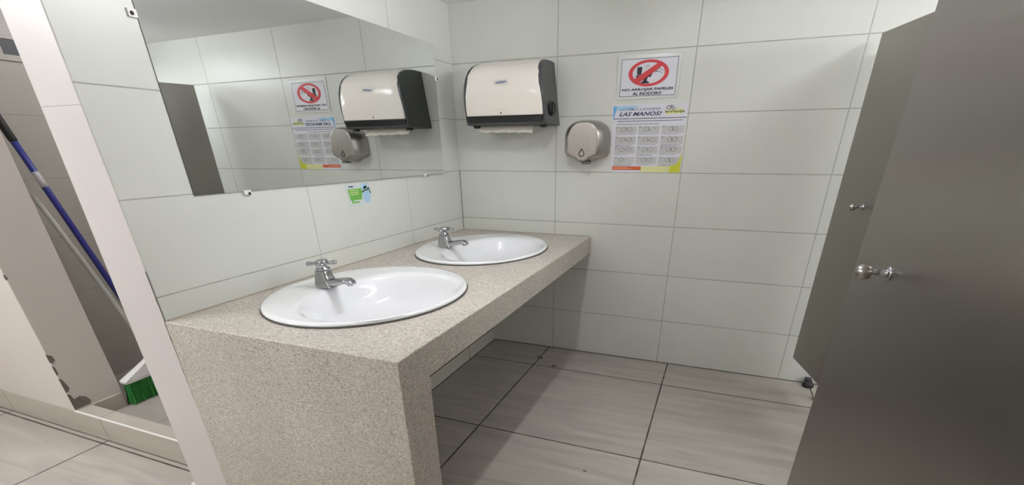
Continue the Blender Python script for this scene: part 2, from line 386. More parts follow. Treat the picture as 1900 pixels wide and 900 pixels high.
# ------------------------------------------------------------------ counter
ctr = thing('counter', 'long speckled beige stone washbasin counter against the tiled left wall', 'counter', (0.48, -1.08, 0))
def pl(o):   # keep world coordinates of a child whose mesh is in world metres
    o.matrix_parent_inverse = o.parent.matrix_world.inverted() if False else Matrix.Translation(-Vector(o.parent.location)); return o
ZT, TH, XF = 0.8455, 0.1125, 0.969
bm = bmesh.new()    # cast in one piece: worktop and near end panel, an L seen from the front
prf = [(YE - 0.004, ZT), (-0.001, ZT), (-0.001, ZT - TH), (-2.018, ZT - TH), (-2.022, 0.001), (YE - 0.012, 0.001)]
va = [bm.verts.new((0.001, y, z)) for y, z in prf]; vb = [bm.verts.new((XF, y, z)) for y, z in prf]
bm.faces.new(va); bm.faces.new(vb[::-1])
for i in range(6): bm.faces.new((va[i], va[(i + 1) % 6], vb[(i + 1) % 6], vb[i]))
top = link('body', bm, M['stone'], ctr); pl(top)
cuts = []
BAS = [(0.4532, -1.624, 0.3847, 0.4241), (0.4754, -0.6283, 0.3713, 0.4488)]
for cx, cy, a, b_ in BAS:
    bmc = bmesh.new()
    loft(bmc, [[(cx + (a - 0.035) * math.cos(t), cy + (b_ - 0.035) * math.sin(t), z) for t in [2 * PI * k / 64 for k in range(64)]] for z in (0.5, 1.0)])
    me = bpy.data.meshes.new('c'); bmesh.ops.recalc_face_normals(bmc, faces=bmc.faces); bmc.to_mesh(me); bmc.free()
    co = bpy.data.objects.new('c', me); C.objects.link(co); cuts.append(co)
    md = top.modifiers.new('b', 'BOOLEAN'); md.object = co; md.operation = 'DIFFERENCE'; md.solver = 'EXACT'
md = top.modifiers.new('bevel', 'BEVEL'); md.width = 0.010; md.segments = 4; md.limit_method = 'ANGLE'; md.angle_limit = math.radians(50)
bpy.context.view_layer.update()
dg = bpy.context.evaluated_depsgraph_get(); dg.update()
newme = bpy.data.meshes.new_from_object(top.evaluated_get(dg))
top.modifiers.clear(); top.data = newme; newme.name = 'counter_body'
for co in cuts: bpy.data.objects.remove(co)
# pale caulk line where the counter meets the tiles
bm = bmesh.new(); box(bm, 0.0008, 0.006, -2.15, -0.006, ZT + 0.0002, ZT + 0.004); box(bm, 0.0008, XF - 0.01, -0.006, -0.0008, ZT + 0.0002, ZT + 0.004)
o = pl(link('caulk_bead', bm, mat('old caulk', (176, 166, 150), 0.7, noise=0.2, nscale=30), ctr)); o['label'] = 'greyish caulk line along the wall'

# ------------------------------------------------------------------ basins and taps
def sgn_pow(v, p): return math.copysign(abs(v) ** p, v)
def make_basin(cx, cy, a, b_, label):
    t0 = thing('washbasin', label, 'sink', (cx, cy, ZT), 0, None)
    n = 96; ts = [2 * PI * k / n for k in range(n)]
    def out(s, z): return [(s * a * math.cos(t), s * b_ * math.sin(t), z) for t in ts]
    icx, icy = 0.083 * a / 0.385, -0.018
    ia, ib = 0.262 * a / 0.385, 0.338 * b_ / 0.424
    def inn(s, z, dx=0.0):
        return [(icx + dx + s * ia * sgn_pow(math.cos(t), 0.86), icy + s * ib * sgn_pow(math.sin(t), 0.86), z) for t in ts]
    def mixr(r1, r2, k, z): return [(p[0] * (1 - k) + q[0] * k, p[1] * (1 - k) + q[1] * k, z) for p, q in zip(r1, r2)]
    o1, i1 = out(1, 0), inn(1.0, 0)
    rings = [out(0.93, -0.001), out(0.985, 0.0015), out(1.0, 0.006), out(0.998, 0.012), out(0.985, 0.0165), out(0.962, 0.0185),
             mixr(out(.962, 0), inn(1.06, 0), 0.35, 0.0170), mixr(out(.962, 0), inn(1.06, 0), 0.75, 0.0155), inn(1.06, 0.0150), inn(1.02, 0.0125), inn(0.985, 0.004),
             inn(0.955, -0.012), inn(0.915, -0.040), inn(0.85, -0.075, -0.006), inn(0.74, -0.108, -0.012), inn(0.56, -0.130, -0.02),
             inn(0.36, -0.142, -0.03), inn(0.16, -0.148, -0.04), inn(0.085, -0.150, -0.045)]
    bm = bmesh.new(); loft(bm, rings, cap0=False, cap1=False)
    link('bowl', bm, M['porcelain'], t0, smooth=True, sub=1)
    bm = bmesh.new(); loft(bm, [out(0.96, 0.0004), out(1.006, 0.0004), out(1.0075, 0.0022), out(1.003, 0.0042), out(0.985, 0.0042)], False, False)
    o = link('sealant', bm, M['dark_seal'], t0, smooth=True); o['label'] = 'dark grimy sealant line around the rim'
    bm = bmesh.new(); lathe(bm, [(0.001, -0.150), (0.030, -0.150), (0.034, -0.147), (0.033, -0.1455), (0.026, -0.1465), (0.024, -0.149), (0.001, -0.149)], (icx - 0.045, icy, 0))
    o = link('drain', bm, M['chrome'], t0, smooth=True); o['label'] = 'round chrome drain'
    return t0
b1 = make_basin(*BAS[0], 'white oval washbasin at the near end of the stone counter')
b2 = make_basin(*BAS[1], 'white oval washbasin at the far end of the counter, next to the back wall')

def rrect(cx, cy, z, hx, hy, r, n=5):
    pts = []
    for qx, qy, a0 in ((1, 1, 0), (-1, 1, 90), (-1, -1, 180), (1, -1, 270)):
        for k in range(n):
            a = math.radians(a0 + 90 * k / (n - 1))
            pts.append((cx + qx * (hx - r) + r * math.cos(a), cy + qy * (hy - r) + r * math.sin(a), z))
    return pts
def make_tap(x, y, z, rot, label):
    t0 = thing('faucet', label, 'faucet', (x, y, z))
    bm = bmesh.new()
    lathe(bm, [(0.034, 0.0), (0.036, 0.002), (0.036, 0.005), (0.030, 0.008)], (0, 0, 0), sy=0.95)
    loft(bm, [rrect(0.008, 0, 0.004, 0.044, 0.033, 0.010), rrect(0.003, 0, 0.022, 0.038, 0.031, 0.012), rrect(-0.002, 0, 0.048, 0.031, 0.027, 0.014), rrect(-0.003, 0, 0.068, 0.0285, 0.0255, 0.016), rrect(-0.003, 0, 0.072, 0.024, 0.022, 0.0165)])
    link('body', bm, M['chrome'], t0, bevel=0.0012)
    # spout: rises forward from the foot of the body and turns down at the tip
    bm = bmesh.new(); rings = []
    for cx, cz, hy, hz, tilt in ((0.000, 0.019, 0.031, 0.017, 0.05), (0.030, 0.020, 0.030, 0.0175, 0.12), (0.055, 0.024, 0.028, 0.0155, 0.20), (0.082, 0.030, 0.025, 0.0135, 0.18), (0.106, 0.034, 0.024, 0.0130, 0.05), (0.124, 0.034, 0.0235, 0.0130, -0.25), (0.138, 0.029, 0.021, 0.010, -0.7), (0.146, 0.021, 0.016, 0.006, -1.2)):
        ring = []
        for k in range(16):
            a = 2 * PI * k / 16; yy = hy * sgn_pow(math.cos(a), 0.75); zz = hz * sgn_pow(math.sin(a), 0.75)
            ring.append((cx - zz * math.sin(tilt), yy, cz + zz * math.cos(tilt)))
        rings.append(ring)
    loft(bm, rings); link('spout', bm, M['chrome'], t0, smooth=True)
    bm = bmesh.new(); lathe(bm, [(0.013, 0.0), (0.013, -0.005), (0.010, -0.006)], (0.128, 0, 0.022)); link('aerator', bm, M['chrome'], t0, smooth=True)
    h = bpy.data.objects.new('handle', None)
    bm = bmesh.new()
    lathe(bm, [(0.027, 0.072), (0.029, 0.074), (0.029, 0.079), (0.019, 0.082), (0.018, 0.090), (0.022, 0.093), (0.024, 0.098), (0.024, 0.108), (0.019, 0.112), (0.001, 0.114)])
    for q in range(4):
        a = rot + q * PI / 2; ca, sa = math.cos(a), math.sin(a)
        def P(r, w, zz): return (r * ca - w * sa, r * sa + w * ca, zz)
        rings = []
        for r, w, hh in ((0.012, 0.008, 0.007), (0.028, 0.007, 0.006), (0.040, 0.012, 0.008), (0.052, 0.017, 0.009), (0.058, 0.012, 0.007)):
            rings.append([P(r, w * math.cos(t), 0.099 + hh * math.sin(t)) for t in [2 * PI * k / 10 for k in range(10)]])
        loft(bm, rings)
    link('handle', bm, M['chrome'], t0, smooth=True)
    return t0
make_tap(0.247, -1.652, ZT + 0.0160, 0.62, 'chrome faucet with cross handle on the near washbasin')
make_tap(0.275, -0.7245, ZT + 0.0160, 0.10, 'chrome faucet with cross handle on the far washbasin')

# ------------------------------------------------------------------ mirror
ma, mb, mm = -0.00616, 0.0015, 0.0092
def mx_(y, z): return mm - math.tan(ma) * (y + 1.07) - math.tan(mb) * (z - 1.235)
mt = thing('wall_mirror', 'large frameless rectangular mirror fixed with clips on the tiled left wall', 'mirror', (0.01, -1.08, 1.235))
Y0, Y1, Z0, Z1 = -1.9215, -0.2385, 1.2345, 1.930
bm = bmesh.new()
fr = [bm.verts.new((mx_(y, z), y, z)) for y, z in ((Y0, Z0), (Y1, Z0), (Y1, Z1), (Y0, Z1))]
bk = [bm.verts.new((max(mx_(y, z) - 0.004, 0.0006) if False else 0.0012, y, z)) for y, z in ((Y0, Z0), (Y1, Z0), (Y1, Z1), (Y0, Z1))]
bm.faces.new(fr).material_index = 0; bm.faces.new(bk[::-1]).material_index = 1
for i in range(4): bm.faces.new((fr[i], fr[(i + 1) % 4], bk[(i + 1) % 4], bk[i])).material_index = 1
pl(link('glass', bm, [M['mirror'], M['mirror_edge']], mt))
for y, z, dy, dz in ((-1.7057, 1.2275, 0, -1), (-0.4452, 1.2300, 0, -1), (-0.2265, 1.7594, 1, 0), (-1.938, 1.7487, -1, 0)):
    bm = bmesh.new()
    xx = mx_(y, z)
    if dz: box(bm, 0.001, xx + 0.004, y - 0.022, y + 0.010, z - 0.006, z + 0.010)
    else: box(bm, 0.001, xx + 0.004, min(y - dy * 0.016, y + dy * 0.010), max(y - dy * 0.016, y + dy * 0.010), z - 0.012, z + 0.010)
    c = pl(link('clip', bm, M['white_plastic'], mt, bevel=0.001)); c['label'] = 'small white clip with a dark screw'
    bm = bmesh.new(); lathe(bm, [(0.0055, 0.0), (0.0055, 0.002), (0.003, 0.0035)], (xx + 0.0035, y, z - 0.002), axis='x', n=12)
    s = link('screw', bm, M['black'], c, smooth=True)

# small green and blue sticker under the mirror
st = thing('sticker', 'small green and pale blue sticker on the left wall tiles just below the mirror', 'sticker', (0, -1.06, 1.17))
X_ = lambda d: (lambda u, v: (d, u, v))
def quad(bm, u0, u1, v0, v1, pf): poly(bm, [pf(u0, v0), pf(u1, v0), pf(u1, v1), pf(u0, v1)])
bm = bmesh.new(); poly(bm, [(0.0006, -1.160, 1.222), (0.0006, -0.968, 1.222), (0.0006, -0.975, 1.124), (0.0006, -1.145, 1.118)], (1, 0, 0), 0.0008)
pl(link('backing', bm, mat('sticker white', (205, 212, 210), 0.5), st))
bm = bmesh.new(); poly(bm, [X_(0.0017)(u, v) for u, v in ((-1.149, 1.199), (-1.045, 1.199), (-1.052, 1.146), (-1.138, 1.146))]); pl(link('green_field', bm, M['print_green'], st))
bm = bmesh.new()
for v in (1.190, 1.181, 1.172): quad(bm, -1.137, -1.070, v, v + 0.003, X_(0.0020))
pl(link('white_lines', bm, M['print_lyellow'], st))
bm = bmesh.new(); quad(bm, -1.140, -1.105, 1.207, 1.213, X_(0.0017)); pl(link('dark_mark', bm, M['print_navy'], st))
bm = bmesh.new()
poly(bm, [X_(0.0018)(-1.013 + 0.030 * math.cos(t), 1.168 + 0.040 * math.sin(t)) for t in [2 * PI * k / 24 for k in range(24)]])
poly(bm, [X_(0.0018)(-1.025 + 0.024 * math.cos(t), 1.208 + 0.013 * math.sin(t)) for t in [2 * PI * k / 24 for k in range(24)]])
pl(link('blue_field', bm, M['print_lblue'], st))
bm = bmesh.new()
for u0, v0, u1, v1 in ((-1.048, 1.180, -1.010, 1.192), (-1.010, 1.186, -0.990, 1.200), (-0.992, 1.200, -0.980, 1.170)):
    d = Vector((u1 - u0, v1 - v0)).normalized() * 0.004; p = Vector((-d.y, d.x))
    poly(bm, [X_(0.0021)(u0 + p.x, v0 + p.y), X_(0.0021)(u1 + p.x, v1 + p.y), X_(0.0021)(u1 - p.x, v1 - p.y), X_(0.0021)(u0 - p.x, v0 - p.y)])
pl(link('green_stroke', bm, M['print_dgreen'], st))
bm = bmesh.new(); quad(bm, -1.132, -1.075, 1.132, 1.139, X_(0.0018)); quad(bm, -1.130, -1.115, 1.141, 1.146, X_(0.0018)); pl(link('green_lines', bm, M['print_green'], st))

# ------------------------------------------------------------------ paper towel dispenser
td = thing('paper_towel_dispenser', 'ivory and charcoal paper towel dispenser on the back wall by the corner', 'towel dispenser', (0.4785, 0, 1.51))
PX = 0.4785
prof = [(0.0, 1.833), (0.06, 1.8345), (0.12, 1.832), (0.18, 1.824), (0.235, 1.805), (0.270, 1.780), (0.292, 1.745), (0.301, 1.700), (0.299, 1.65), (0.290, 1.60), (0.280, 1.555), (0.268, 1.503), (0.0, 1.503)]
def halfw(z): 
    k = max(0.0, min(1.0, (z - 1.56) / 0.275)); return 0.2565 - 0.043 * k ** 2.2
bm = bmesh.new()
rings = []
for s in (-1, -0.97, 0.97, 1):
    k = 1.0 if abs(s) < 1 else 0.985
    rings.append([(PX + s * halfw(z), -d * k if d else -0.001, 1.66 + (z - 1.66) * (k if d else 1)) for d, z in prof])
loft(bm, rings); pl(link('housing', bm, M['housing'], td, bevel=0.004))
# cover: curved shell laid over the front and top
cp = [(0.020, 1.8385), (0.075, 1.8405), (0.13, 1.8375), (0.19, 1.829), (0.242, 1.812), (0.278, 1.786), (0.300, 1.750), (0.3095, 1.700), (0.3100, 1.65), (0.3055, 1.60), (0.299, 1.56), (0.297, 1.548)]
bm = bmesh.new(); ns = 22; rings = []
for i in range(ns + 1):
    s = -1 + 2 * i / ns; ring = []
    for j, (d, z) in enumerate(cp):
        e = 1 - abs(s) ** 9 * 0.045
        rr = 0.0
        if j > 8: rr = 0.0
        w = (halfw(z) - 0.013)
        ring.append((PX + s * w, -(d - 0.011 * abs(s) ** 8), z - 0.006 * abs(s) ** 8 * (1 if j < 6 else 0)))
    # inner side
    for (d, z) in cp[::-1]:
        w = (halfw(z) - 0.014)
        ring.append((PX + s * w, -max(d - 0.030, 0.006), min(z - 0.018, 1.80) if z > 1.7 else z + 0.002))
    rings.append(ring)
loft(bm, rings); pl(link('cover', bm, M['cover'], td, bevel=0.006, seg=3))
bm = bmesh.new(); box(bm, PX - 0.247, PX + 0.247, -0.282, -0.02, 1.5005, 1.5445)
for v in bm.verts:
    if v.co.y < -0.2 and v.co.z < 1.52: v.co.y += 0.022; v.co.x += 0.012 * (1 if v.co.x < PX else -1)
    elif v.co.y < -0.2: v.co.y -= 0.012
pl(link('lower_frame', bm, M['housing_dark'], td, bevel=0.004))
for x in (0.262, 0.700):
    bm = bmesh.new(); box(bm, x - 0.017, x + 0.017, -0.225, -0.19, 1.488, 1.503); pl(link('foot', bm, M['housing_dark'], td, bevel=0.003))
bm = bmesh.new(); lathe(bm, [(0.037, 0.0), (0.037, 0.005), (0.033, 0.007), (0.031, 0.003), (0.001, 0.003)], (0.7325, -0.148, 1.587), axis='x', sx=1.5, n=32)
k = pl(link('side_knob', bm, M['housing_dark'], td, smooth=False)); k['label'] = 'round black knob on the side'
bm = bmesh.new(); box(bm, 0.733, 0.744, -0.158, -0.138, 1.556, 1.617); link('grip', bm, M['housing_dark'], k, bevel=0.003).matrix_parent_inverse = Matrix.Identity(4)
# badge
def fr_pf(off): return lambda u, v: (u, -(0.3095 + off), v)
bm = bmesh.new(); quad(bm, 0.434, 0.522, 1.699, 1.725, lambda u, v: (u, -0.3101 - 0.0012, v)); pl(link('label_plate', bm, mat('badge pale', (214, 214, 204), 0.4), td))
bm = bmesh.new()
cu, cvv = 0.478, 1.712
out_ = [(cu + 0.034 * sgn_pow(math.cos(t), 0.5), cvv + 0.0052 * sgn_pow(math.sin(t), 0.7) + 0.0025 * math.cos(t)) for t in [2 * PI * k / 32 for k in range(32)]]
poly(bm, [(u, -0.3120, v) for u, v in out_]); pl(link('logo', bm, mat('badge blue', (96, 98, 132), 0.4), td))
bm = bmesh.new(); text_into(bm, 'Kimberly-Clark', cu - 0.029, cu + 0.029, cvv - 0.0032, cvv + 0.0036, lambda u, v: (u, -0.3128, v), bold=0.01)
pl(link('logo_lettering', bm, M['print_white'], td))
bm = bmesh.new()
for k in range(14):
    t0_, t1_ = PI * k / 14, PI * (k + 1) / 14
    a0, a1 = (PX - 0.010 + 0.055 * math.cos(t0_), 1.568 + 0.010 * math.sin(t0_)), (PX - 0.010 + 0.055 * math.cos(t1_), 1.568 + 0.010 * math.sin(t1_))
    poly(bm, [(a0[0], -0.3048, a0[1]), (a1[0], -0.3048, a1[1]), (a1[0], -0.3050, a1[1] + 0.002), (a0[0], -0.3050, a0[1] + 0.002)])
pl(link('pull_mark', bm, mat('embossed mark', (206, 196, 186), 0.4), td))
bm = bmesh.new(); lathe(bm, [(0.004, 0.0), (0.004, -0.003), (0.001, -0.004)], (0.468, -0.3005, 1.562), axis='y', n=12); pl(link('indicator', bm, M['housing_dark'], td))
# paper towel sheet hanging out of the slot
bm = bmesh.new(); N = 44; A, B = [], []
for i in range(N + 1):
    u = 0.268 + (0.622 - 0.268) * i / N
    zb = 1.4645 - 0.004 * (i / N) + 0.0025 * abs(math.sin(i * PI / 4)) + 0.002 * math.sin(i * 0.7)
    A.append([(u, -0.185, 1.512), (u + 0.004, -0.195, 1.497), (u + 0.008, -0.208 - 0.003 * math.sin(i * .5), zb)])
v = [[bm.verts.new(p) for p in r] for r in A]
for r, s in zip(v, v[1:]):
    for j in range(2): bm.faces.new((r[j], s[j], s[j + 1], r[j + 1]))
o = pl(link('paper_towel', bm, M['paper'], td, smooth=True)); o['label'] = 'white paper sheet with a torn edge'
md = o.modifiers.new('sol', 'SOLIDIFY'); md.thickness = 0.0012

# ------------------------------------------------------------------ soap dispenser
sd = thing('soap_dispenser', 'small brushed steel soap dispenser with a drop symbol on the back wall', 'soap dispenser', (0.921, 0, 1.30))
def soap_ring(sx, y, zc, sz, dz=0.0):
    pts = []
    for k in range(25):      # arch
        t = PI * k / 24
        pts.append((0.140 * sgn_pow(math.cos(t), 0.78), 1.425 + 0.104 * sgn_pow(math.sin(t), 0.85)))
    pts += [(-0.140, 1.39), (-0.140, 1.350), (-0.125, 1.332), (-0.090, 1.322), (-0.062, 1.314), (-0.042, 1.300), (-0.015, 1.294), (0.015, 1.294), (0.042, 1.300), (0.062, 1.314), (0.090, 1.322), (0.125, 1.332), (0.140, 1.350), (0.140, 1.39)]
    return [(0.921 + x * sx, y, zc + (z - zc) * sz + dz) for x, z in pts]
bm = bmesh.new()
loft(bm, [soap_ring(1.0, -0.001, 1.41, 1.0), soap_ring(0.985, -0.035, 1.41, 0.99), soap_ring(0.93, -0.070, 1.41, 0.97), soap_ring(0.85, -0.098, 1.41, 0.945), soap_ring(0.755, -0.118, 1.41, 0.925), soap_ring(0.70, -0.128, 1.41, 0.90), soap_ring(0.655, -0.1335, 1.41, 0.865), soap_ring(0.615, -0.1345, 1.41, 0.83)])
pl(link('body', bm, M['steel'], sd, smooth=True, bevel=0.002))
bm = bmesh.new()
def drop(r, dy):
    pts = []
    for k in range(28):
        t = 2 * PI * k / 28 - PI / 2; x = math.cos(t); z = math.sin(t)
        if z > 0: x *= (1 - z) ** 0.62 if z < 1 else 0; z = z * 1.75
        pts.append((0.917 + r * 1.15 * x, dy, 1.346 + r * z))
    return pts
o1, o2 = drop(0.0165, -0.1358), drop(0.0115, -0.1358)
V1 = [bm.verts.new(p) for p in o1]; V2 = [bm.verts.new(p) for p in o2]
V3 = [bm.verts.new((p[0], -0.1385, p[2])) for p in drop(0.014, 0)]
for i in range(28):
    j = (i + 1) % 28
    bm.faces.new((V1[i], V1[j], V3[j], V3[i])); bm.faces.new((V3[i], V3[j], V2[j], V2[i]))
o = pl(link('drop_window', bm, mat('dark embossed steel', (84, 78, 70), 0.4, metal=0.8), sd)); o['label'] = 'dark drop-shaped outline'
bm = bmesh.new(); box(bm, 0.905, 0.965, -0.115, -0.070, 1.288, 1.304)
for v in bm.verts:
    if v.co.z < 1.29: v.co.x = 0.935 + (v.co.x - 0.935) * 0.7
pl(link('push_valve', bm, mat('valve grey', (104, 99, 93), 0.4), sd, bevel=0.004))

# ------------------------------------------------------------------ signs on the back wall
def YP(d): return lambda u, v: (u, -d, v)
def bilin(c):   # c = TL, TR, BR, BL in (x, z); returns f(s, t) s right 0..1, t up 0..1
    def f(s, t):
        xt = c[0][0] * (1 - s) + c[1][0] * s, c[0][1] * (1 - s) + c[1][1] * s
        xb = c[3][0] * (1 - s) + c[2][0] * s, c[3][1] * (1 - s) + c[2][1] * s
        return xb[0] * (1 - t) + xt[0] * t, xb[1] * (1 - t) + xt[1] * t
    return f
sg = thing('prohibition_sign', 'white sign with a red crossed circle over a toilet on the back wall', 'sign', (1.25, 0, 1.63))
so = bilin(((1.076, 1.8495), (1.431, 1.8370), (1.428, 1.6290), (1.0790, 1.6270)))
bm = bmesh.new(); poly(bm, [YP(0.001)(*so(s, t)) for s, t in ((0, 0), (1, 0), (1, 1), (0, 1))], (0, -1, 0), 0.003); pl(link('panel', bm, mat('clear edged plastic', (214, 216, 212), 0.25), sg, bevel=0.001))
si = bilin(((1.0985, 1.8225), (1.4115, 1.8225), (1.4115, 1.6415), (1.0965, 1.6415)))
def ipt(s, t, d): return YP(d)(*si(s, t))
bm = bmesh.new(); poly(bm, [ipt(s, t, 0.0048) for s, t in ((0, 0), (1, 0), (1, 1), (0, 1))]); pl(link('paper', bm, M['print_white'], sg))
bm = bmesh.new()
wS, wT = 0.010, 0.016
for a in (((0, 0), (1, 0), (1, wT), (0, wT)), ((0, 1 - wT), (1, 1 - wT), (1, 1), (0, 1)), ((0, 0), (wS, 0), (wS, 1), (0, 1)), ((1 - wS, 0), (1, 0), (1, 1), (1 - wS, 1))):
    poly(bm, [ipt(s, t, 0.0054) for s, t in a])
pl(link('border', bm, M['print_dgrey'], sg))
# toilet pictogram
bm = bmesh.new(); d = 0.0054
def shp(pts, dd=d): poly(bm, [YP(dd)(u, v) for u, v in pts])
shp([(1.190, 1.746), (1.214, 1.744), (1.217, 1.779), (1.213, 1.783), (1.192, 1.782), (1.188, 1.778)])
shp([(1.186, 1.733), (1.215, 1.733), (1.217, 1.741), (1.214, 1.744), (1.190, 1.744), (1.184, 1.738)])
shp([(1.205, 1.733), (1.268, 1.733), (1.276, 1.750), (1.270, 1.753), (1.262, 1.748), (1.214, 1.744)])
shp([(1.224, 1.735), (1.255, 1.735), (1.249, 1.725), (1.247, 1.715), (1.255, 1.711), (1.263, 1.707), (1.260, 1.703), (1.215, 1.703), (1.212, 1.707), (1.222, 1.711), (1.228, 1.716), (1.230, 1.726)])
pl(link('toilet_symbol', bm, M['print_black'], sg))
bm = bmesh.new()
for pi_, pts in enumerate(([(1.233, 1.776), (1.239, 1.786), (1.250, 1.788), (1.258, 1.782)], [(1.296, 1.757), (1.310, 1.772), (1.328, 1.764), (1.338, 1.758)], [(1.296, 1.757), (1.312, 1.757), (1.330, 1.748)], [(1.285, 1.759), (1.296, 1.757), (1.290, 1.752)])):
    if pi_ == 1: pl(link('flying_paper_symbol', bm, M['print_dgrey'], sg)); bm = bmesh.new()
    for p, q in zip(pts, pts[1:]):
        dv = (Vector(q) - Vector(p)).normalized() * 0.0014; n_ = Vector((-dv.y, dv.x))
        poly(bm, [YP(0.0054)(*(Vector(x) + y)) for x, y in ((p, n_), (q, n_), (q, -n_), (p, -n_))])
shp([(1.288, 1.757), (1.303, 1.764), (1.308, 1.770), (1.300, 1.758)])
pl(link('hand_symbol', bm, M['print_dgrey'], sg))
bm = bmesh.new()
cxx, czz, ra, rb, w = 1.2535, 1.7515, 0.112, 0.0635, 0.80
nn = 56
A = [bm.verts.new(YP(0.0060)(cxx + ra * math.cos(t), czz + rb * math.sin(t))) for t in [2 * PI * k / nn for k in range(nn)]]
B = [bm.verts.new(YP(0.0060)(cxx + ra * w * math.cos(t), czz + rb * w * math.sin(t))) for t in [2 * PI * k / nn for k in range(nn)]]
for i in range(nn): bm.faces.new((A[i], A[(i + 1) % nn], B[(i + 1) % nn], B[i]))
def el(t, k): return cxx + ra * k * math.cos(math.radians(t)), czz + rb * k * math.sin(math.radians(t))
poly(bm, [YP(0.0063)(*p) for p in (el(212, 0.9), el(238, 0.9), el(32 + 6, 0.9), el(58 - 14 - 12 + 26, 0.9))])
pl(link('red_ring', bm, M['print_red'], sg))
bm = bmesh.new()
text_into(bm, 'NO ARROJAR PAPELES', 1.1105, 1.3985, 1.6650, 1.6810, YP(0.0056), bold=0.035)
text_into(bm, 'AL INODORO', 1.173, 1.336, 1.6465, 1.6620, YP(0.0056), bold=0.035)
pl(link('lettering', bm, M['print_black'], sg))

ps = thing('hand_washing_poster', 'white hand washing instruction poster with twelve drawings on the back wall below the sign', 'poster', (1.27, 0, 1.24))
x0, x1, z0, z1 = 1.0560, 1.4920, 1.2410, 1.6060
bm = bmesh.new()
poly(bm, [YP(0.0006)(1.056, 1.607), YP(0.0006)(1.4925, 1.6005), YP(0.0006)(1.4905, 1.2415), YP(0.0006)(1.0775, 1.2405)], (0, -1, 0), 0.0008)
pl(link('sheet', bm, mat('poster paper', (220, 219, 226), 0.35), ps))
bm = bmesh.new(); poly(bm, [YP(0.0020)(u, v) for u, v in ((1.0665, 1.5945), (1.088, 1.5945), (1.073, 1.534), (1.0680, 1.534))]); pl(link('blue_band', bm, M['print_blue'], ps))
bm = bmesh.new()
poly(bm, [YP(0.0020)(u, v) for u, v in ((1.088, 1.5945), (1.225, 1.5945), (1.165, 1.575), (1.083, 1.573))])
pl(link('pale_blue_band', bm, M['print_lblue'], ps))
bm = bmesh.new()
quad(bm, 1.0675, 1.4915, 1.5285, 1.5320, YP(0.0021)); quad(bm, 1.095, 1.470, 1.5155, 1.5185, YP(0.0021))
pl(link('rule_lines', bm, M['print_navy'], ps))
bm = bmesh.new()
text_into(bm, '¿CÓMO LAVARSE', 1.108, 1.342, 1.5675, 1.5860, YP(0.0025), bold=0.012, shear=0.3)
pl(link('small_heading', bm, mat('printing slate blue', (110, 128, 168), .6), ps))
bm = bmesh.new(); text_into(bm, 'LAS MANOS?', 1.103, 1.352, 1.5430, 1.5640, YP(0.0025), bold=0.03, shear=0.3)
pl(link('heading', bm, M['print_navy'], ps))
bm = bmesh.new()   # cloud-like grey figure of the logo, kept abstract
for cu_, cv_, r1, r2 in ((1.388, 1.582, 0.017, 0.010), (1.402, 1.586, 0.012, 0.008), (1.415, 1.574, 0.012, 0.007)):
    nn = 22; A = [bm.verts.new(YP(0.0022)(cu_ + r1 * math.cos(t), cv_ + r2 * math.sin(t))) for t in [2 * PI * k / nn for k in range(nn)]]
    B = [bm.verts.new(YP(0.0022)(cu_ + r1 * .7 * math.cos(t), cv_ + r2 * .6 * math.sin(t))) for t in [2 * PI * k / nn for k in range(nn)]]
    for i in range(nn): bm.faces.new((A[i], A[(i + 1) % nn], B[(i + 1) % nn], B[i]))
pl(link('logo_figure', bm, M['print_dgrey'], ps))
bm = bmesh.new(); poly(bm, [YP(0.0020)(u, v) for u, v in ((1.368, 1.566), (1.440, 1.577), (1.470, 1.572), (1.468, 1.551), (1.372, 1.548))]); pl(link('logo_ground', bm, M['print_lyellow'], ps))
bm = bmesh.new(); text_into(bm, 'laVasija', 1.368, 1.478, 1.552, 1.568, YP(0.0026), bold=0.03); pl(link('logo_lettering', bm, mat('printing olive', (112, 112, 60), .6), ps))
def stroke(bm, pts, w, dd):
    for p, q in zip(pts, pts[1:]):
        dv = (Vector(q) - Vector(p)); 
        if dv.length < 1e-6: continue
        dv = dv.normalized() * w; n_ = Vector((-dv.y, dv.x))
        poly(bm, [YP(dd)(*(Vector(x) + y)) for x, y in ((p, n_), (q, n_), (q, -n_), (p, -n_))])
rowz = [(1.4900, 1.4520), (1.4370, 1.3960), (1.3840, 1.3440), (1.3270, 1.2890)]
rnd = random.Random(11)
idx = 0
